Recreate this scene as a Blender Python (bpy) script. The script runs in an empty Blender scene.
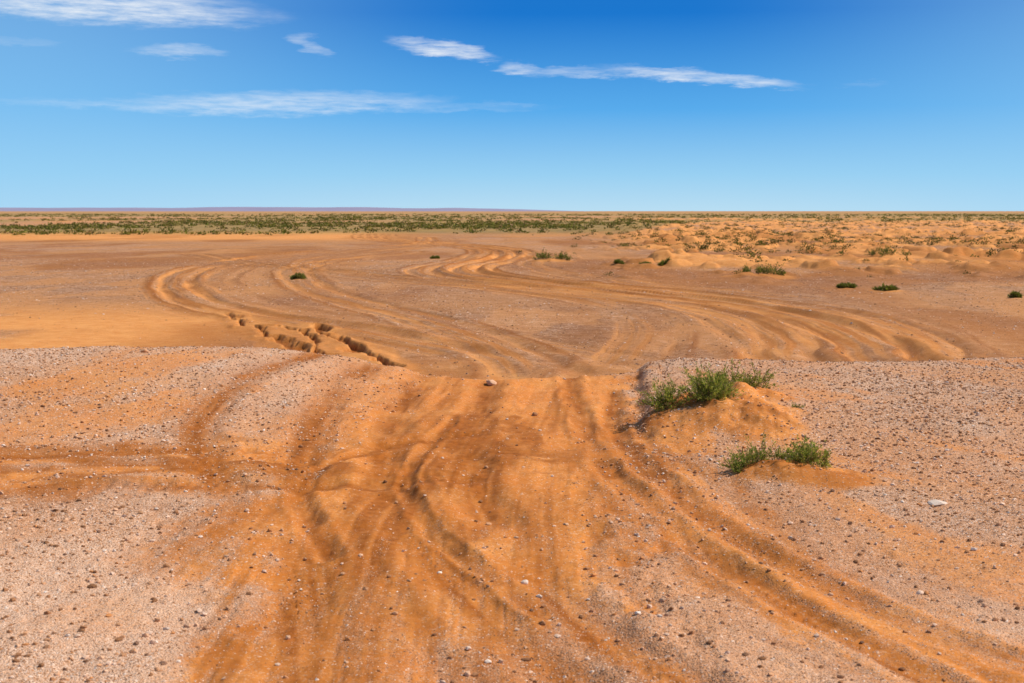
import bpy, math, numpy as np
rng=np.random.default_rng(7)
scene=bpy.context.scene
# ---------------------------------------------------------------- noise
def h2(ix,iy,s):
    n=(ix.astype(np.int64)*374761393+iy.astype(np.int64)*668265263+s*982451653)&0xffffffff
    n=((n^(n>>13))*1274126177)&0xffffffff
    n=((n^(n>>16))*2246822519)&0xffffffff
    return ((n^(n>>15))&0xffffff)/float(0xffffff)
def vn(x,y,s=0):
    x=np.asarray(x,float);y=np.asarray(y,float)
    ix=np.floor(x);iy=np.floor(y);fx=x-ix;fy=y-iy
    fx=fx*fx*fx*(fx*(fx*6-15)+10);fy=fy*fy*fy*(fy*(fy*6-15)+10)
    a=h2(ix,iy,s);b=h2(ix+1,iy,s);c=h2(ix,iy+1,s);d=h2(ix+1,iy+1,s)
    return (a+(b-a)*fx)*(1-fy)+(c+(d-c)*fx)*fy
def fbm(x,y,s=0,o=4):
    r=0;a=.5;t=0
    for i in range(o):
        r=r+a*vn(x*2**i+i*17.3,y*2**i-i*9.1,s+i);t+=a;a*=.5
    return r/t
def ss(a,b,x):
    t=np.clip((x-a)/(b-a),0,1);return t*t*(3-2*t)
def smoothline(pts,n=6):
    p=np.array(pts,float);p=np.vstack([2*p[0]-p[1],p,2*p[-1]-p[-2]]);out=[]
    for i in range(1,len(p)-2):
        for k in range(n):
            t=k/n
            out.append(.5*((2*p[i])+(-p[i-1]+p[i+1])*t+(2*p[i-1]-5*p[i]+4*p[i+1]-p[i+2])*t*t+(-p[i-1]+3*p[i]-3*p[i+1]+p[i+2])*t**3))
    out.append(p[-2]);return np.array(out)
def pdist(X,Y,line,margin):
    """signed offset and running length to a polyline (only where closer than margin)"""
    D=np.full(X.shape,1e3);S=np.zeros(X.shape);run=0
    for a,b in zip(line[:-1],line[1:]):
        L=math.hypot(*(b-a))
        m=np.nonzero((X>min(a[0],b[0])-margin)&(X<max(a[0],b[0])+margin)&(Y>min(a[1],b[1])-margin)&(Y<max(a[1],b[1])+margin))[0]
        if len(m):
            x=X[m]-a[0];y=Y[m]-a[1];ux,uy=(b-a)/L
            t=np.clip(x*ux+y*uy,0,L);dx=x-t*ux;dy=y-t*uy;d=np.hypot(dx,dy)
            sg=np.where(x*uy-y*ux>0,1.,-1.)
            k=d<np.abs(D[m]);mm=m[k];D[mm]=(d*sg)[k];S[mm]=(run+t)[k]
        run+=L
    return D,S
# ---------------------------------------------------------------- layout (metres)
ROAD=smoothline([(.1,19),(.08,15),(-.3,10.1),(-.4,7.1),(-.35,5.1),(-.2,3),(0,-8)])
BR=smoothline([(.5,13),(.72,11),(1.0,8.4),(1.27,6.5),(1.6,5.5),(1.95,4.7),(2.5,3.6),(4,1)])
LP=smoothline([(-.3,9.9),(-1.6,9.5),(-2.6,9.2),(-3.2,9.0),(-4.6,8.7),(-8,8.5)])
LS=smoothline([(-4.2,16),(-4.08,15.2),(-3.86,12.1),(-3.64,10.1),(-3.5,8.5)])
FR=[ # foreground wheel ruts: line, width, depth
 (smoothline([(-.9,17),(-1.01,12.8),(-.83,9.33),(-.64,7.82),(-.18,6.21),(.17,5.12),(.6,3.5)]),.15,.028),
 (smoothline([(-.1,17),(-.29,12.8),(-.28,9.33),(-.06,7.35),(.35,5.63),(.53,5.12),(1,3.5)]),.14,.024),
 (smoothline([(.6,16),(.63,11.6),(.70,8.99),(.94,7.13),(1.34,5.63),(1.55,5.12),(2.2,3.8)]),.09,.023),
 (smoothline([(.95,14),(.84,11),(.94,8.99),(1.24,7.13),(1.61,5.91),(1.9,5.32),(2.7,4)]),.09,.026),
 (smoothline([(-1.5,16.5),(-1.64,12.8),(-1.39,9.33),(-1.08,6.93),(-.76,5.12),(-.4,3)]),.17,.019),
 (smoothline([(-.4,11),(-1.6,10.0),(-2.8,9.7),(-4.6,9.2)]),.14,.015),
 (smoothline([(-.4,9),(-1.6,8.7),(-2.8,8.5),(-4.6,7.9)]),.16,.016),
 (smoothline([(-1.0,10.5),(-1.3,9.4),(-1.25,8.4),(-.9,7)]),.07,.018),
 (smoothline([(-.50,12),(-.66,9.6),(-.58,8.3),(-.25,7.0),(.15,5.9)]),.05,.018),
 (smoothline([(-2.2,16),(-2.5,13),(-2.4,10.8),(-2.0,9.4),(-1.6,7.9)]),.16,.014)]
A0=[(9.4,30),(9.4,35.8),(9.88,39.3),(10.2,47.4),(9.0,56),(5.85,65),(2.43,72),(-1.25,81),(-3.05,92),(-.94,112),(-1.1,135),(-8.3,164),(-16.8,185),(-22,230)]
B0=[(2,30),(-1.65,37.8),(-5.04,44.2),(-9.3,50.6),(-13.2,59),(-16.9,71),(-20.2,89),(-20.6,112),(-17.3,135),(-10.6,164),(-12,200)]
C0=[(6.0,30),(6.75,35.8),(7.1,40.8),(7.0,53),(2.2,65),(-3.2,74),(-9.8,86),(-19.7,103),(-28,125)]
D0=[(.6,28),(.4,34),(-1.0,41),(-3.6,50),(-8.5,64),(-12,80),(-14,100),(-9,130)]
E0=[(1.8,29),(3.4,38),(4.6,48),(3.6,58),(-.5,68),(-7,78),(-13,93),(-15,115),(-8,150)]
F0=[(9.9,30),(11.6,38),(13.2,50),(12.4,60),(8.5,70),(3.5,82),(1.5,98),(2.5,118),(-2,145)]
def off(line,o):
    p=smoothline(line);t=np.gradient(p,axis=0);t/=np.linalg.norm(t,axis=1)[:,None]
    wv=.5*np.sin(np.cumsum(np.ones(len(p)))*.13+o*3)*(o!=0)
    return p+np.stack([t[:,1],-t[:,0]],1)*(o+wv)[:,None]
PT=[(off(A0,0),2.2,1.0,.76,.28,1.0),(off(A0,1.6),1.5,.8,.70,.2,.6),(off(B0,0),2.0,.8,.76,.28,.8),(off(B0,2.6),1.3,.5,.7,.22,.5),(off(C0,0),1.6,.7,.76,.26,.7),(off(C0,1.3),1.1,.5,.6,.2,.4),
    (off(D0,0),1.8,.7,.8,.3,.6),(off(A0,-2.4),1.4,.8,.7,.3,.7),(off(E0,0),1.7,.6,.75,.3,.4),(off(F0,0),1.6,.6,.75,.28,.5)]
GUL=[(smoothline([(-10.2,51),(-9.0,47),(-7.6,43.5),(-6.4,40),(-5.55,37.3),(-5,34)]),.15,.14),(smoothline([(-6.4,46),(-5.6,42.5),(-4.7,40),(-4.0,37),(-3.05,34.2),(-2.6,31)]),.13,.17),
     (smoothline([(-8.4,45.2),(-6.9,44.2),(-6.0,42),(-5.5,39),(-4.6,36)]),.10,.11)]
PLAIN_SHRUBS=((2.9,103,1.15,.8),(13.9,80,1.45,.75),(-11.6,77,.30,.28),(16.2,69,.35,.25),(17.5,66.6,.55,.22),(30.8,114,2.0,.75),(7.1,94,.22,.22),(8.8,94,.35,.25),(10.1,95,.3,.25),(21.6,61,.16,.20),(-6.0,111,.25,.22))
def bankx(Y): return 1.07+(Y-11)*.073
def terrain(X,Y):
    X=np.asarray(X,float);Y=np.asarray(Y,float)
    n=X.shape;sand=np.zeros(n);dark=np.zeros(n);veg=np.zeros(n);pale=np.zeros(n)
    fore=Y<22
    # ---- foreground rise
    crest=15.3+.7*(vn(X*.5,X*0,3)-.5)
    fg=.20*ss(.9,3.0,-X)*ss(8,15,Y)-.055*ss(10,15,Y)*ss(2.2,.9,np.abs(X-.1))+.02*ss(3,6,X)
    bx=bankx(Y)+.16*(fbm(X*0+Y*2.2,Y*0,8,3)-.5)
    fg=fg+.085*ss(-.07,.07,X-bx)*ss(10.2,11.6,Y)
    fg=fg+.10*(fbm(X*.45,Y*.35,11,4)-.5)+.035*(fbm(X*2.2,Y*1.8,12,3)-.5)
    z=fg.copy()
    i=np.nonzero(fore)[0]
    if len(i):
        x=X[i];y=Y[i];zz=z[i];wob=.5*(fbm(x*1.1,y*.7,21,5)-.5);fine=fbm(x*7,y*3.5,22,4)-.5
        d,s=pdist(x,y,ROAD,3.6);hw=1.25-.30*ss(9,5,y)
        r=ss(1.45,.60,np.abs(d+wob*1.4)/hw+.7*fine)
        dw=d+.10*(fbm(s*.7,d*1.5,30,3)-.5)
        streak=.45*vn(dw*22,s*.7,31)+.25*vn(dw*55,s*1.6,32)+.30*fbm(x*9,y*6,34,3)
        sd=r*(.62+.38*ss(.25,.6,streak+.3*ss(6.0,9,y)))
        sd*=1-.7*ss(8.2,5.8,y)*ss(.28,.6,fbm(x*1.1,y*.6,44,4))*ss(1.0,.2,np.abs(x-.1))
        zz-=.030*r
        zz+=r*.034*(fbm(dw*3.2,s*.9,35,5)-.5)
        d2,s2=pdist(x,y,BR,2.0)
        r2=ss(.85,.10,np.abs(d2+wob*.5)+.35*fine);sd=np.maximum(sd,r2*(.55+.38*vn(d2*30,s2,33)))
        zz-=.018*r2
        d3,s3=pdist(x,y,LP,3.2)
        r3=ss(1.6,.1,np.abs(d3+wob*1.8)+.9*fine)*ss(.15,.55,fbm(x*.7,y*1.8,45,5)+.12)
        sd=np.maximum(sd,r3*.88);zz+=r3*.03*(fbm(x*1.6,y*4,36,4)-.5)
        d4,s4=pdist(x,y,LS,1.4);sd=np.maximum(sd,.6*ss(.40,.02,np.abs(d4+wob*.6)+.3*fine))
        tong=fbm(x*.9-y*.28,y*.22,46,5)
        sd=np.maximum(sd,.66*ss(.42,.66,tong+.25*fine)*ss(0,-1.5,x)*ss(5.5,8,y))
        sd=np.maximum(sd,.74*ss(-3.4,-1.0,x)*ss(8.5,11,y)*ss(.2,.6,fbm(x*1.6,y*.5,47,4)+.17)*ss(1.6,0,x))
        sd=np.maximum(sd,.40*ss(.38,.60,fbm(x*1.2,y*.8,48,5)))
        dk=np.zeros(len(i));stc=.45+.8*vn(dw*26,s*.8,58)
        q=((x+.27)/.38)**2+((y-9.9)/2.8)**2+3.2*(fbm(x*3.5,y*1.1,51,5)-.5)
        dk=np.maximum(dk,1.15*ss(1.6,.1,q)*stc)
        q=((x+.66)/.30)**2+((y-9.0)/2.8)**2+3*(fbm(x*5.,y*.7,54,5)-.5)
        dk=np.maximum(dk,1.15*ss(1.5,-.1,q)*stc)
        q=((x-.05)/.20)**2+((y-10.9)/1.0)**2+3*(fbm(x*5,y*2.5,55,4)-.5)
        dk=np.maximum(dk,.95*ss(1.1,.1,q))
        q=((x-.95)/.25)**2+((y-10.2)/2.0)**2+3*(fbm(x*4,y*1.5,52,4)-.5)
        dk=np.maximum(dk,1.0*ss(1.2,.0,q)*stc)
        dk=np.maximum(dk,r3*.95*ss(.40,.62,fbm(x*1.5,y*3.5,53,5)))
        dk=np.maximum(dk,r*.65*ss(.48,.66,fbm(d*4,s*.35,56,5))*stc)
        dk=np.maximum(dk,r2*.6*ss(.47,.66,fbm(d2*6,s2*.5,57,5)))
        for ln,w,dp in FR:
            d,s=pdist(x,y,ln,.8);ad=np.abs(d+.10*(fbm(s*1.3,s*0+w*9,7,3)-.5)+.04*(fbm(x*6,y*4,66,3)-.5))
            env=ss(.08,.70,fbm(s*.6,s*0+w*50,60,2)+.10+.5*(fbm(x*2,y*2,63,3)-.5))
            prof=-np.exp(-(ad/w)**2.4)+.5*np.exp(-((ad-1.5*w)/(w*.5))**2)
            lug=.007*np.sin(s*2*math.pi/.09+np.sign(d)*.8)*np.exp(-(ad/w)**2)*ss(.4,.6,vn(s*1.1,d*0,64))
            zz+=env*(dp*prof*(.7+.6*vn(s*3,d*9,65))+lug)
            m=np.exp(-(ad/(w*1.1))**2)*env
            sd=np.maximum(sd,.8*m)
            dk=np.maximum(dk,m*(.40+.9*vn(d*25,s*.9,62)))
        # sand drifts held by the plants
        for cx,cy,rx,ry,hh in ((1.86,11.25,.42,.75,.13),(1.50,11.85,.30,.38,.10),(2.0,12.3,.40,.4,.12),(1.72,9.0,.28,.30,.09),(2.0,8.8,.26,.3,.03)):
            q=((x-cx)/rx)**2+((y-cy)/ry)**2
            q=q*(1+.9*(fbm(x*3,y*3,71,4)-.5))+.8*fine
            zz+=hh*np.exp(-np.maximum(q,0)*1.2)*(1+.5*(fbm(x*5,y*5,72,3)-.5));sd=np.maximum(sd,.9*ss(2.4,.5,q));dk*=1-.6*ss(1.6,.5,q)
            dk=np.maximum(dk,.7*ss(1.8,.3,q)*ss(.38,.60,fbm(x*4,y*3,73,4)))
        q=((x-1.25)/.3)**2+((y-10.9)/1.2)**2;sd=np.maximum(sd,.85*ss(1.8,.2,q+.8*(wob)+fine))
        sd=np.maximum(sd,.6*ss(.52,.70,fbm(x*1.5+y*.5,y*.4,81,4)+.15*fine)*ss(1.2,2.0,x))
        zz+=.010*(fbm(x*14,y*14,91,2)-.5)*(1.6-.6*sd)+.009*sd*(streak-.5)
        pl=ss(.4,.7,fbm(x*.5,y*.4,95,3))*.5+.9*ss(-.6,-1.8,x)*ss(8.8,6.0,y)+.5*ss(12.5,14.5,y)*ss(1,-1,x)+.3*ss(7.5,5.5,y)
        z[i]=zz;sand[i]=np.clip(sd,0,1);dark[i]=np.clip(dk,0,1);pale[i]=np.clip(pl,0,1)
    # ---- lower plain
    j=np.nonzero(Y>14)[0]
    if len(j):
        x=X[j];y=Y[j];zp=np.full(len(j),-2.0)
        near=ss(2000,300,y)
        zp+=.22*(fbm(x*.05,y*.05,101,4)-.5)*ss(35,70,y)*near+.07*(fbm(x*.5,y*.35,102,5)-.5)
        t=x/np.maximum(y,1)
        hum=ss(.0,.12,t)*ss(60,100,y)*ss(1500,500,y)
        hn=fbm(x*.16,y*.10,103,4);hm2=fbm(x*.45,y*.28,123,3)
        zp+=hum*(.5*ss(.52,.8,hn)+.42*ss(.56,.78,hm2))
        sd=.9*hum*np.maximum(ss(.46,.62,hn),ss(.54,.66,hm2))
        big=fbm(x*.045,y*.018,104,5)
        sd=np.maximum(sd,.6*ss(.46,.68,big))
        sd=np.maximum(sd,.45*ss(.45,.6,fbm(x*.5,y*.12,114,5)))
        sd=np.maximum(sd,.95*ss(-5,-10,x)*ss(66,46,y)*ss(.3,.5,fbm(x*.2,y*.12,105,4)+.12))
        sd=np.maximum(sd,.9*ss(140,200,y)*ss(300,240,y)*ss(.02,-.13,t))
        sd=np.maximum(sd,.6*ss(41,33,y)*ss(8,2,np.abs(x+1))*ss(.2,.5,fbm(x*.5,y*.3,109,3)+.1))
        dk=.55*ss(.48,.7,fbm(x*.14,y*.05,106,5))*ss(300,150,y)
        dk=np.maximum(dk,.6*ss(44,34,y)*ss(7,2,np.abs(x-1))*ss(.35,.6,fbm(x*.9,y*.4,115,5)+.05))
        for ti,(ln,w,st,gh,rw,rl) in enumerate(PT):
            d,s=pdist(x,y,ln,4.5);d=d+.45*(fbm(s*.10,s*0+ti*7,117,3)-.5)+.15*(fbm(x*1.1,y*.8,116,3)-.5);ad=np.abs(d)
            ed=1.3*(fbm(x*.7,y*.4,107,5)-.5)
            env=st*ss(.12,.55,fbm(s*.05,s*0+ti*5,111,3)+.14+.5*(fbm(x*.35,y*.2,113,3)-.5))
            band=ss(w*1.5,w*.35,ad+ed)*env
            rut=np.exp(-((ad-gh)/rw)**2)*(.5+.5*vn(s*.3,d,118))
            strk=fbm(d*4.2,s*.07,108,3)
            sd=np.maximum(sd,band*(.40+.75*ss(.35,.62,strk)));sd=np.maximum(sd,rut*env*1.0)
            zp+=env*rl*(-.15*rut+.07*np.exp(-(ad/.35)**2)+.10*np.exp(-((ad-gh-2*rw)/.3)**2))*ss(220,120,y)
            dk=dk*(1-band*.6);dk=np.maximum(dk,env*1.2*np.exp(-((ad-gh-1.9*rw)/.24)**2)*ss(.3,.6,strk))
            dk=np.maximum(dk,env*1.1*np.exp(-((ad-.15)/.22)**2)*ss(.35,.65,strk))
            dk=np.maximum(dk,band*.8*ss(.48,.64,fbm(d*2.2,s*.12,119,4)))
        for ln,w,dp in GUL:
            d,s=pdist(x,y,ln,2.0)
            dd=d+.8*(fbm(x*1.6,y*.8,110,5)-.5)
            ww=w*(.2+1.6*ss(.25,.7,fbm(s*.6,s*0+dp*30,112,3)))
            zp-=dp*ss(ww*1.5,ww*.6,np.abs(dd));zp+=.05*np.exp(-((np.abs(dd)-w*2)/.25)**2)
            dk=np.maximum(dk,1.0*ss(ww*1.4,ww*.5,np.abs(dd)));sd=np.maximum(sd,.9*ss(1.5,.5,np.abs(dd)))  # shade inside the gullies painted into the dark mask; sandy margins
        for cx,cy,rx,hh in PLAIN_SHRUBS:
            q=((x-cx)/(rx*1.3))**2+((y-cy)/(rx*1.6))**2
            zp+=.28*hh*np.exp(-q);sd=np.maximum(sd,.9*ss(2.2,.8,q))
        start=np.where(t<.08,232,232+(t-.08)*4000);start=np.minimum(start,470)
        vg=ss(start*.9,start*1.15,y)*ss(.30,.56,fbm(x*.02,y*.006,120,5)+.10)
        vg*=1-.45*ss(1500,3500,y)
        k=ss(0,6.0,y-crest[j])
        z[j]=z[j]*(1-k)+zp*k
        kk=ss(1.5,4,y-crest[j])
        sand[j]=sand[j]*(1-kk)+np.clip(sd,0,1)*kk;dark[j]=dark[j]*(1-kk)+np.clip(dk,0,1)*kk;veg[j]=vg*kk;pale[j]*=1-kk
    return z,sand,dark,veg,pale
# ---------------------------------------------------------------- node helpers
def mat(name):
    m=bpy.data.materials.new(name);m.use_nodes=True;nt=m.node_tree
    b=nt.nodes["Principled BSDF"];b.inputs["Roughness"].default_value=.95
    b.inputs["Specular IOR Level"].default_value=.12
    return m,nt,b
def N(nt,t,**k):
    n=nt.nodes.new(t)
    for a,v in k.items():setattr(n,a,v)
    return n
def attr(nt,name):
    n=N(nt,"ShaderNodeAttribute");n.attribute_name=name;return n
def mixc(nt,f,a,b,bl='MIX'):
    n=N(nt,"ShaderNodeMix",data_type='RGBA',blend_type=bl)
    for s,v in ((0,f),(6,a),(7,b)):
        if hasattr(v,'links'):nt.links.new(v,n.inputs[s])
        else:n.inputs[s].default_value=v if s==0 else (*v,1)
    return n.outputs[2]
def math_(nt,op,a,b=0.,c=None,clamp=False):
    n=N(nt,"ShaderNodeMath",operation=op,use_clamp=clamp)
    for s,v in enumerate((a,b,c)):
        if v is None:continue
        if hasattr(v,'links'):nt.links.new(v,n.inputs[s])
        else:n.inputs[s].default_value=v
    return n.outputs[0]
def ramp(nt,f,stops):
    n=N(nt,"ShaderNodeValToRGB");cr=n.color_ramp
    while len(cr.elements)<len(stops):cr.elements.new(.5)
    for e,(p,c) in zip(cr.elements,stops):e.position=p;e.color=(*c,1)
    nt.links.new(f,n.inputs[0]);return n.outputs[0]
def noise(nt,co,sc,det=4,ro=.6):
    n=N(nt,"ShaderNodeTexNoise");n.inputs["Scale"].default_value=sc;n.inputs["Detail"].default_value=det;n.inputs["Roughness"].default_value=ro
    nt.links.new(co,n.inputs["Vector"]);return n.outputs["Fac"]
def rng_(nt,f,a,b,c=0,d=1,st=False):
    n=N(nt,"ShaderNodeMapRange");n.inputs[1].default_value=a;n.inputs[2].default_value=b;n.inputs[3].default_value=c;n.inputs[4].default_value=d
    if st:n.interpolation_type='SMOOTHSTEP'
    nt.links.new(f,n.inputs[0]);return n.outputs[0]
# ---------------------------------------------------------------- ground material
gm,nt,b=mat("desert_ground");L=nt.links
co=N(nt,"ShaderNodeTexCoord").outputs["Object"]
def voro(sc):
    v=N(nt,"ShaderNodeTexVoronoi");v.inputs["Scale"].default_value=sc;L.new(co,v.inputs["Vector"])
    s=N(nt,"ShaderNodeSeparateColor");L.new(v.outputs["Color"],s.inputs[0]);return s.outputs[0],v.outputs["Distance"]
STN=[(0,(.14,.055,.022)),(.14,(.34,.14,.06)),(.4,(.56,.28,.145)),(.7,(.72,.43,.27)),(.9,(.82,.58,.43)),(1,(.86,.75,.65))]
v1,d1=voro(95);v2,d2=voro(200);v3,d3=voro(11);v4,d4_=voro(3.6)
gcol=mixc(nt,.35,ramp(nt,v1,STN),ramp(nt,v2,STN))
gcol=mixc(nt,rng_(nt,noise(nt,co,.9,6),.35,.65,.0,.45),gcol,(.62,.26,.09))
gcol=mixc(nt,math_(nt,'MULTIPLY',attr(nt,"pale").outputs["Fac"],.42),gcol,(.86,.60,.43))
geo=N(nt,"ShaderNodeSeparateXYZ");L.new(co,geo.inputs[0])
isplain=rng_(nt,geo.outputs[1],17,20)
pst=[(0,(.17,.07,.028)),(.3,(.42,.19,.09)),(.7,(.60,.32,.17)),(1,(.80,.53,.36))]
pcol=mixc(nt,.40,ramp(nt,v3,pst),ramp(nt,v4,pst))
pcol=mixc(nt,.20,pcol,(.50,.245,.12))
pcol=mixc(nt,rng_(nt,noise(nt,co,.9,8,.75),.45,.62,0,.55),pcol,(.27,.105,.038))
pcol=mixc(nt,rng_(nt,noise(nt,co,.12,7),.38,.62,0,.55),pcol,(.58,.245,.08))
gcol=mixc(nt,isplain,gcol,pcol)
n1=noise(nt,co,2.2,6);n2=noise(nt,co,38,4,.7);n3=noise(nt,co,.35,8,.7)
scol=mixc(nt,rng_(nt,n1,.35,.65),(.65,.215,.038),(.73,.305,.085))
scol=mixc(nt,rng_(nt,n2,.38,.66,0,.8),scol,(.52,.165,.027))
scol=mixc(nt,rng_(nt,n3,.42,.60,0,.4),scol,(.52,.155,.025))
scol=mixc(nt,math_(nt,'MULTIPLY',isplain,rng_(nt,n1,.3,.7,.2,.7)),scol,(.78,.35,.10))
scol=mixc(nt,rng_(nt,v1,.86,.97,0,.6),scol,(.74,.46,.28))
sandf=math_(nt,'ADD',attr(nt,"sand").outputs["Fac"],math_(nt,'MULTIPLY',math_(nt,'SUBTRACT',v1,.5),.45))
sandf=rng_(nt,sandf,.12,.88,0,1,True)
col=mixc(nt,sandf,gcol,scol)
dkf=math_(nt,'MULTIPLY',attr(nt,"dark").outputs["Fac"],rng_(nt,noise(nt,co,14,5,.7),.3,.6,.6,1.0))
col=mixc(nt,math_(nt,'MULTIPLY',dkf,.97,clamp=True),col,mixc(nt,n2,(.15,.036,.004),(.40,.112,.012)))
vcol=mixc(nt,rng_(nt,noise(nt,co,.25,5),.35,.65),(.16,.15,.045),(.38,.25,.08))
col=mixc(nt,math_(nt,'MULTIPLY',attr(nt,"veg").outputs["Fac"],.70),col,vcol)
L.new(col,b.inputs["Base Color"])
hh=math_(nt,'ADD',math_(nt,'MULTIPLY',d1,-.9),math_(nt,'MULTIPLY',d2,-.4))
hh=math_(nt,'MULTIPLY',hh,math_(nt,'SUBTRACT',1.15,sandf))
hh=math_(nt,'ADD',hh,math_(nt,'MULTIPLY',n2,.5))
bp=N(nt,"ShaderNodeBump");bp.inputs["Distance"].default_value=.010;bp.inputs["Strength"].default_value=.8
L.new(hh,bp.inputs["Height"])
hp=N(nt,"ShaderNodeBump");hp.inputs["Distance"].default_value=.12;hp.inputs["Strength"].default_value=.8
L.new(math_(nt,'MULTIPLY',math_(nt,'MULTIPLY',noise(nt,co,4,7,.8),isplain),math_(nt,'SUBTRACT',1.3,sandf)),hp.inputs["Height"]);L.new(bp.outputs[0],hp.inputs["Normal"])
L.new(hp.outputs[0],b.inputs["Normal"])
# ---------------------------------------------------------------- ground mesh
def geo_steps(a,b,c):
    out=[a]
    while out[-1]<b:out.append(out[-1]*(1+c))
    return out
ys=np.concatenate([np.linspace(-30,2.9,24),geo_steps(3,17.5,.004),np.arange(17.7,29,.4),geo_steps(29,230,.0045)[1:],geo_steps(235,60000,.035)])
ys=np.unique(ys)
tc=np.linspace(-.40,.40,840);to=np.array(geo_steps(.41,6,.07))
ts=np.concatenate([-to[::-1],tc,to])
Yg,Tg=np.meshgrid(ys,ts,indexing='ij')
Wg=np.maximum(Yg,4.0)+0*Yg
X=(Tg*Wg).ravel();Y=Yg.ravel()
z,sand,dark,veg,pale=terrain(X,Y)
def grid_mesh(name,V,nr,nc):
    idx=np.arange(nr*nc).reshape(nr,nc)
    F=np.stack([idx[:-1,:-1],idx[:-1,1:],idx[1:,1:],idx[1:,:-1]],-1).reshape(-1,4)
    return poly_mesh(name,V,F)
def poly_mesh(name,V,F,smooth=True):
    me=bpy.data.meshes.new(name);k=F.shape[1]
    me.vertices.add(len(V));me.vertices.foreach_set("co",np.asarray(V,np.float32).ravel())
    me.loops.add(F.size);me.loops.foreach_set("vertex_index",F.ravel().astype(np.int32))
    me.polygons.add(len(F));me.polygons.foreach_set("loop_start",np.arange(0,F.size,k,dtype=np.int32))
    me.polygons.foreach_set("use_smooth",np.full(len(F),smooth))
    me.update(calc_edges=True)
    ob=bpy.data.objects.new(name,me);scene.collection.objects.link(ob);return ob
g=grid_mesh("desert_ground",np.stack([X,Y,z],1),len(ys),len(ts));g.data.materials.append(gm)
for nm,a in (("sand",sand),("dark",dark),("veg",veg),("pale",pale)):
    at=g.data.attributes.new(nm,'FLOAT','POINT');at.data.foreach_set("value",a.astype(np.float32))
# ---------------------------------------------------------------- stones
t0=(1+5**.5)/2
IV=np.array([(-1,t0,0),(1,t0,0),(-1,-t0,0),(1,-t0,0),(0,-1,t0),(0,1,t0),(0,-1,-t0),(0,1,-t0),(t0,0,-1),(t0,0,1),(-t0,0,-1),(-t0,0,1)])/math.hypot(1,t0)
IF=np.array([(0,11,5),(0,5,1),(0,1,7),(0,7,10),(0,10,11),(1,5,9),(5,11,4),(11,10,2),(10,7,6),(7,1,8),(3,9,4),(3,4,2),(3,2,6),(3,6,8),(3,8,9),(4,9,5),(2,4,11),(6,2,10),(8,6,7),(9,8,1)])
OV=np.array([(1,0,0),(.3,.95,0),(-.8,.6,0),(-.8,-.6,0),(.3,-.95,0),(.25,.1,.8),(-.3,-.1,.85)])
OF=np.array([(0,1,5),(1,2,5),(2,6,5),(2,3,6),(3,4,6),(4,5,6),(4,0,5)])
sm,nt,b=mat("stone");a=attr(nt,"tint")
co=N(nt,"ShaderNodeTexCoord").outputs["Object"]
c=mixc(nt,rng_(nt,noise(nt,co,90,3),.3,.7,0,.45),a.outputs["Color"],(.56,.26,.105));nt.links.new(c,b.inputs["Base Color"])
PAL=np.array([(.18,.08,.04),(.36,.16,.075),(.54,.28,.15),(.68,.41,.26),(.78,.55,.41),(.82,.70,.59),(.12,.07,.055),(.54,.21,.07)])
def stones(name,x,y,s,w=None,sink=.25,low=False,zz=None):
    n=len(x);TV,TF=(OV,OF) if low else (IV,IF);k=len(TV)
    if zz is None:zz=terrain(x,y)[0]
    V=TV[None]*(1+.33*(rng.random((n,k,1))-.5)*2)
    sc=np.stack([s*rng.uniform(.8,1.4,n),s*rng.uniform(.7,1.1,n),s*rng.uniform(.45,.85,n)],1)
    V=V*sc[:,None]
    a=rng.uniform(0,6.28,n);ca,sa=np.cos(a)[:,None],np.sin(a)[:,None]
    vx=V[...,0]*ca-V[...,1]*sa;vy=V[...,0]*sa+V[...,1]*ca
    lift=-s*.15 if low else sc[:,2]*(1-2*sink)*.8
    V=np.stack([vx+x[:,None],vy+y[:,None],V[...,2]+(zz+lift)[:,None]],-1).reshape(-1,3)
    F=(TF[None]+k*np.arange(n)[:,None,None]).reshape(-1,3)
    ob=poly_mesh(name,V,F,False);ob.data.materials.append(sm)
    col=PAL[rng.choice(len(PAL),n,p=w)]*rng.uniform(.8,1.12,(n,1))
    at=ob.data.attributes.new("tint",'FLOAT_COLOR','POINT')
    at.data.foreach_set("color",np.repeat(np.hstack([col,np.ones((n,1))]),k,axis=0).astype(np.float32).ravel())
    return ob
M=780000
y=3.8*np.exp(rng.random(M)*math.log(16.4/3.8))
x=(rng.random(M)*2-1)*(.41*y+.2)
zs,sd,dk,_,_=terrain(x,y)
keep=rng.random(M)<np.clip((1-sd)**1.2*.75*(.45+1.1*fbm(x*1.3,y*1.3,200,3))+.022,0,1)
x=x[keep];y=y[keep];zs=zs[keep]
s=.0027*(1-rng.random(len(x)))**(-1/3.6);s=np.clip(s*np.clip(y/7,.85,1.6),.0024,.014)
W=[.12,.16,.20,.21,.17,.05,.04,.05]
big=s>.0085
stones("fine_gravel",x[~big],y[~big],s[~big]*1.2,W,low=True,zz=zs[~big])
stones("gravel",x[big],y[big],s[big],W,zz=zs[big])
M=110000
y=28*np.exp(rng.random(M)*math.log(110/28));x=(rng.random(M)*2-1)*.42*y
zs,sd,_,_,_=terrain(x,y);keep=rng.random(M)<(1-sd)**1.2*(.3+1.2*(fbm(x*.3,y*.15,202,4)-.2))
x=x[keep];y=y[keep];stones("gravel_on_plain",x,y,np.clip(.014*(y/45)*(1-rng.random(len(x)))**(-1/2.7),.01,.06),[.22,.22,.16,.13,.1,.04,.09,.04],low=True,zz=zs[keep])
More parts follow.
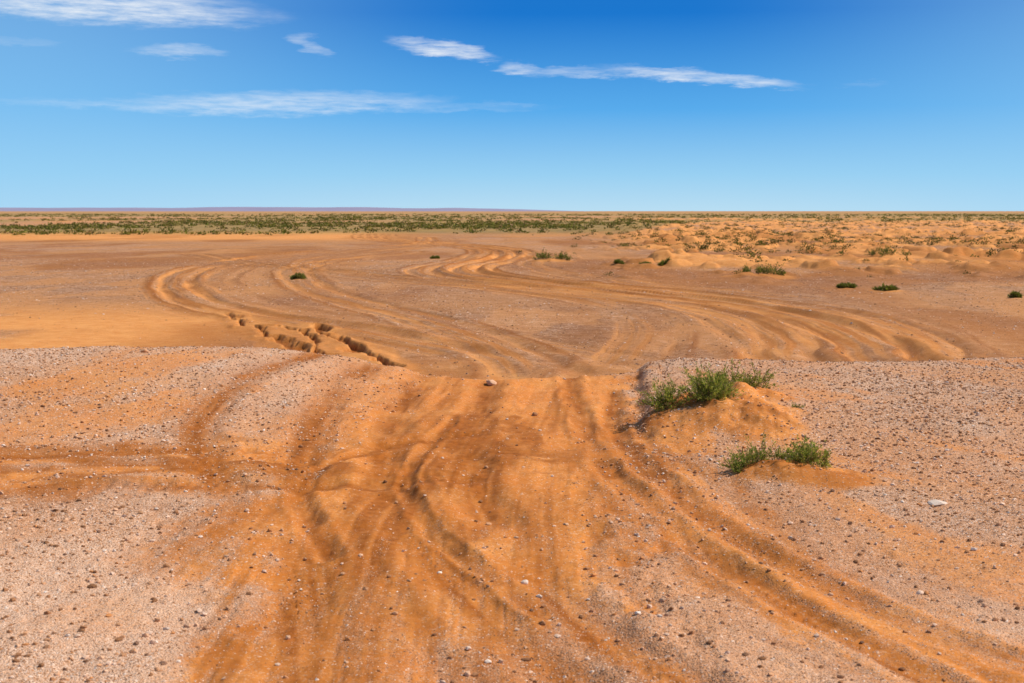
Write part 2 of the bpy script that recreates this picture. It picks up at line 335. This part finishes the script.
for nm,px,py,s_,ci in (("rock",.06,6.46,.028,5),("rock",-.22,14.9,.06,3),("rock",-.13,7.8,.02,2),("rock",1.83,6.25,.024,4),("rock",-3.9,15.0,.05,2),("rock",.2,12.2,.025,1),("rock",-1.9,6.3,.022,0)):
    w=np.zeros(8);w[ci]=1
    o=stones(nm,np.array([px]),np.array([py]),np.array([s_]),w,.2)
    md=o.modifiers.new("bevel",'BEVEL');md.width=s_*.2;md.segments=2
w=np.zeros(8);w[5]=1
o=stones("flat_pale_stone",np.array([2.46]),np.array([8.1]),np.array([.065]),w,.45)
zf=terrain(np.array([2.46]),np.array([8.1]))[0][0]
for v in o.data.vertices:v.co.z=(v.co.z-zf)*.25+zf+.006
# ---------------------------------------------------------------- shrubs
lm,nt,b=mat("shrub_leaf");a=attr(nt,"tint");nt.links.new(a.outputs["Color"],b.inputs["Base Color"]);b.inputs["Roughness"].default_value=.7
tr=N(nt,"ShaderNodeBsdfTranslucent");nt.links.new(a.outputs["Color"],tr.inputs[0]);mx=N(nt,"ShaderNodeMixShader");mx.inputs[0].default_value=.35
nt.links.new(b.outputs[0],mx.inputs[1]);nt.links.new(tr.outputs[0],mx.inputs[2]);nt.links.new(mx.outputs[0],nt.nodes["Material Output"].inputs[0])
def nrm(v):return v/np.maximum(np.linalg.norm(v,axis=-1,keepdims=True),1e-6)
def blades(name,P,D,Ln,Wd,C):
    n=len(P);D=nrm(D);S=nrm(np.cross(D,nrm(rng.normal(size=(n,3)))))
    l=Ln[:,None];w=Wd[:,None]
    V=np.stack([P,P+D*l*.5+S*w*.5,P+D*l,P+D*l*.5-S*w*.5],1).reshape(-1,3)
    F=np.arange(4*n).reshape(n,4);ob=poly_mesh(name,V,F,False);ob.data.materials.append(lm)
    at=ob.data.attributes.new("tint",'FLOAT_COLOR','POINT')
    at.data.foreach_set("color",np.repeat(np.hstack([C,np.ones((n,1))]),4,axis=0).astype(np.float32).ravel());return ob
def leafcol(n):
    t=rng.random((n,1));c=np.array([.11,.15,.022])*(1-t)+np.array([.38,.38,.055])*t
    d=rng.random((n,1))<.10;return np.where(d,np.array([.42,.30,.12]),c)*rng.uniform(.7,1.2,(n,1))
def shrub(name,cx,cy,rx,ry,h,ns,nl,ll,tone=1.,per=22):
    """stems fanning out of the ground with small leaves along them"""
    nc=max(5,ns//per);cl=np.stack([rng.uniform(-.95,.95,nc)*rx,rng.normal(0,.45,nc)*ry],1);ch=rng.uniform(.45,1.25,nc)*(1-.45*np.abs(cl[:,0]/rx)**2)
    k=rng.integers(0,nc,ns);a=rng.uniform(0,6.28,ns)
    B=np.stack([cl[k,0]+rng.normal(0,.07,ns)*rx,cl[k,1]+rng.normal(0,.07,ns)*ry],1)
    el=rng.uniform(.25,1.4,ns)
    lnn=h*rng.uniform(.55,1.15,ns)*ch[k]
    P0=np.stack([cx+B[:,0],cy+B[:,1],terrain(cx+B[:,0],cy+B[:,1])[0]-.01],1)
    D=np.stack([np.cos(a)*np.cos(el)+B[:,0]/rx*.3,np.sin(a)*np.cos(el)+B[:,1]/ry*.3,np.sin(el)],1);D=nrm(D)
    q=rng.integers(0,ns,nl);t=rng.beta(2.2,1.3,nl)
    P=P0[q]+D[q]*(t*lnn[q])[:,None]+np.array([0,0,-1])*(.12*t*t*lnn[q])[:,None]*rng.uniform(0,1,(nl,1))+rng.normal(0,ll*.25,(nl,3))
    LD=D[q]*1.0+rng.normal(0,.65,(nl,3))+np.array([0,0,.25])
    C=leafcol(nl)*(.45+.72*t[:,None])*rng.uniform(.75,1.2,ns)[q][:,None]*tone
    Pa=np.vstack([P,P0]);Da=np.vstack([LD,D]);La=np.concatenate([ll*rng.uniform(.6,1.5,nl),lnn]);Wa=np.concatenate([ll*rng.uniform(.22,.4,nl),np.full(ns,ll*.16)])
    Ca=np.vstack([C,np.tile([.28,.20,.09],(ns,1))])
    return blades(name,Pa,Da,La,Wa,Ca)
shrub("desert_shrub",1.46,11.6,.24,.20,.34,260,7500,.026,1.2)
shrub("desert_shrub",2.05,12.6,.24,.18,.24,150,3500,.026,1.15)
shrub("desert_shrub",1.70,9.02,.30,.12,.17,190,5200,.020,1.2,14)
shrub("desert_shrub",2.35,11.6,.06,.05,.06,14,200,.015)
for cx,cy,rx,h in PLAIN_SHRUBS:
    shrub("desert_shrub",cx,cy,rx,rx*.7,h,110,1900,.11,.75,9)
def far_shrubs(name,x,y,r,h,nl,ls,tone):
    n=len(x);z0=terrain(x,y)[0];q=np.repeat(np.arange(n),nl);m=len(q)
    d=nrm(rng.normal(size=(m,3)));d[:,2]=np.abs(d[:,2]);rad=rng.random(m)**.45
    lob=1+.35*np.sin(np.arctan2(d[:,1],d[:,0])*3+q*1.7)
    P=np.stack([x[q]+d[:,0]*r[q]*rad*lob,y[q]+d[:,1]*r[q]*rad*lob,z0[q]+d[:,2]*h[q]*rad-.02],1)
    sz=r[q]*ls
    hue=np.where(rng.random((n,1))<.4,np.array([[1.3,.98,1.2]]),np.array([[1.05,.95,1.1]]))
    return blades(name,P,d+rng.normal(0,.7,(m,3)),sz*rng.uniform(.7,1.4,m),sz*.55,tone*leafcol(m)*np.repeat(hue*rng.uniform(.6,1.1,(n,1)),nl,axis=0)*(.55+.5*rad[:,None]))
M=80000
y=np.exp(rng.uniform(math.log(215),math.log(1700),M));x=(rng.random(M)*2-1)*.5*y
v=terrain(x,y)[3];k=(rng.random(M)<v**1.2*.16*(.25+1.2*(fbm(x*.03,y*.015,300,3)>.5)))
x=x[k];y=y[k];n=len(x);r=rng.uniform(.3,.9,n)*(1+y/1800)
far_shrubs("distant_scrub",x,y,r,r*rng.uniform(.35,.6,n),24,.5,.82)
M=16000
y=np.exp(rng.uniform(math.log(78),math.log(480),M));x=y*rng.uniform(.0,.5,M)
hn=np.maximum(fbm(x*.16,y*.10,103,4),fbm(x*.45,y*.28,123,3)-.06);k=(hn>.49)&(rng.random(M)<.55*ss(85,170,y)*ss(.02,.16,x/y)*(.3+1.0*(fbm(x*.05,y*.02,301,3)>.48))+.006)
x=x[k];y=y[k];n=len(x);r=.16+.42*rng.random(n)**1.6
far_shrubs("scattered_scrub",x,y,r,r*rng.uniform(.55,.9,n),44,.35,.6)
# ---------------------------------------------------------------- far hills
hm,nt,b=mat("hazy_hill");co=N(nt,"ShaderNodeTexCoord").outputs["Object"]
nt.links.new(mixc(nt,noise(nt,co,.002,4),(.22,.20,.30),(.32,.28,.36)),b.inputs["Base Color"])  # aerial haze is painted into the hills as a bluish mauve base colour
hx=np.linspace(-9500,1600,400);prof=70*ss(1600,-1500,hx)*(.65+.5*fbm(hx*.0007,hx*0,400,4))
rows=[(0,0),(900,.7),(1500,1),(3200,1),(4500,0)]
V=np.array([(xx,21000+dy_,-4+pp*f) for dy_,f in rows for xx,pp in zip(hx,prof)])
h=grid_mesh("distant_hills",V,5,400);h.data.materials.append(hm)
# ---------------------------------------------------------------- sky
SE=math.radians(48);SA=math.radians(76)
w=bpy.data.worlds.new("World");scene.world=w;w.use_nodes=True;nt=w.node_tree;L=nt.links
bg=nt.nodes["Background"];bg.inputs[1].default_value=.10
tco=N(nt,"ShaderNodeTexCoord").outputs["Generated"]
sx=N(nt,"ShaderNodeSeparateXYZ");L.new(tco,sx.inputs[0])
zr=sx.outputs[2]
sk=N(nt,"ShaderNodeTexSky",sky_type='NISHITA');sk.sun_disc=False;sk.sun_elevation=SE;sk.sun_rotation=SA;sk.air_density=1.0;sk.dust_density=.6;sk.ozone_density=2.0
az=math_(nt,'ARCTAN2',sx.outputs[0],sx.outputs[1]);el=math_(nt,'ARCSINE',zr)
# clear desert air: deep blue a few degrees up, paler haze at the horizon
er=ramp(nt,math_(nt,'MULTIPLY',el,2.,clamp=True),[(0,(4.9,7.3,8.9)),(.05,(3.2,6.3,8.9)),(.14,(1.0,4.1,8.4)),(.27,(.12,1.85,6.2)),(.6,(.25,1.3,4.2))])
haze=rng_(nt,math_(nt,'ABSOLUTE',math_(nt,'SUBTRACT',az,.06)),.05,.42,0,.48,True)
er=mixc(nt,haze,er,(3.2,6.4,9.2))
skyc=mixc(nt,rng_(nt,el,.25,.7,0,1,True),er,sk.outputs[0])
cc=N(nt,"ShaderNodeCombineXYZ");L.new(math_(nt,'MULTIPLY',az,14.),cc.inputs[0]);L.new(math_(nt,'MULTIPLY',el,75.),cc.inputs[1])
c2=N(nt,"ShaderNodeCombineXYZ");L.new(math_(nt,'ADD',math_(nt,'MULTIPLY',az,26.),math_(nt,'MULTIPLY',el,60.)),c2.inputs[0]);L.new(math_(nt,'MULTIPLY',el,210.),c2.inputs[1])
w1=noise(nt,cc.outputs[0],1.3,5,.6);w2=noise(nt,cc.outputs[0],3.0,8,.68);w3=noise(nt,c2.outputs[0],1.4,7,.65)
azw=math_(nt,'ADD',az,math_(nt,'MULTIPLY',math_(nt,'SUBTRACT',w1,.5),.06))
elw=math_(nt,'ADD',el,math_(nt,'MULTIPLY',math_(nt,'SUBTRACT',w2,.5),.013))
tot=None
for ca,ce,ra,re,tl,st in ((-.285,.137,.120,.0140,-.04,.95),(-.2295,.1075,.034,.0050,.0,.5),(-.1376,.1130,.012,.007,-.4,.4),(-.047,.1110,.038,.0065,-.14,.9),
   (.008,.0980,.018,.0045,-.1,.7),(.05,.0955,.05,.0040,0,.45),(.131,.0915,.070,.0048,-.11,.8),(-.1617,.0735,.115,.0085,0.02,.6),(-.17,.0715,.19,.004,0,.3),(-.33,.110,.03,.003,0,.15),(.235,.085,.02,.003,0,.1),(-.005,.0735,.03,.002,0,.15)):
    da=math_(nt,'SUBTRACT',azw,ca);de=math_(nt,'SUBTRACT',math_(nt,'SUBTRACT',elw,ce),math_(nt,'MULTIPLY',da,tl))
    q=math_(nt,'ADD',math_(nt,'POWER',math_(nt,'ABSOLUTE',math_(nt,'DIVIDE',da,ra)),2.),math_(nt,'POWER',math_(nt,'ABSOLUTE',math_(nt,'DIVIDE',de,re)),2.))
    c=math_(nt,'MULTIPLY',rng_(nt,q,1.3,.0,0,1,True),st)
    tot=c if tot is None else math_(nt,'MAXIMUM',tot,c)
tx=rng_(nt,math_(nt,'ADD',math_(nt,'MULTIPLY',w2,.4),math_(nt,'MULTIPLY',w3,.6)),.36,.64,.12,1.05)
cm=math_(nt,'MULTIPLY',math_(nt,'MULTIPLY',tot,tx),.92,clamp=True)
fin=mixc(nt,cm,skyc,(8.8,9.2,9.6))
L.new(fin,bg.inputs[0])
# ---------------------------------------------------------------- sun, camera
sd_=bpy.data.lights.new("sun",'SUN');sd_.energy=5.0;sd_.angle=math.radians(.5);sd_.color=(1,.95,.86)
so=bpy.data.objects.new("sun",sd_);scene.collection.objects.link(so)
from mathutils import Vector
dv=Vector((math.sin(SA)*math.cos(SE),math.cos(SA)*math.cos(SE),math.sin(SE)))
so.rotation_euler=dv.to_track_quat('Z','Y').to_euler()
cd=bpy.data.cameras.new("camera");cam=bpy.data.objects.new("camera",cd);scene.collection.objects.link(cam)
cd.lens=50;cd.sensor_width=36;cd.clip_start=.05;cd.clip_end=120000
cd.dof.use_dof=True;cd.dof.focus_distance=14;cd.dof.aperture_fstop=6.3
cam.location=(0,0,1.7);cam.rotation_euler=(math.radians(90-5.24),0,0);scene.camera=cam
scene.view_settings.view_transform='Standard';scene.view_settings.look='None';scene.view_settings.exposure=0
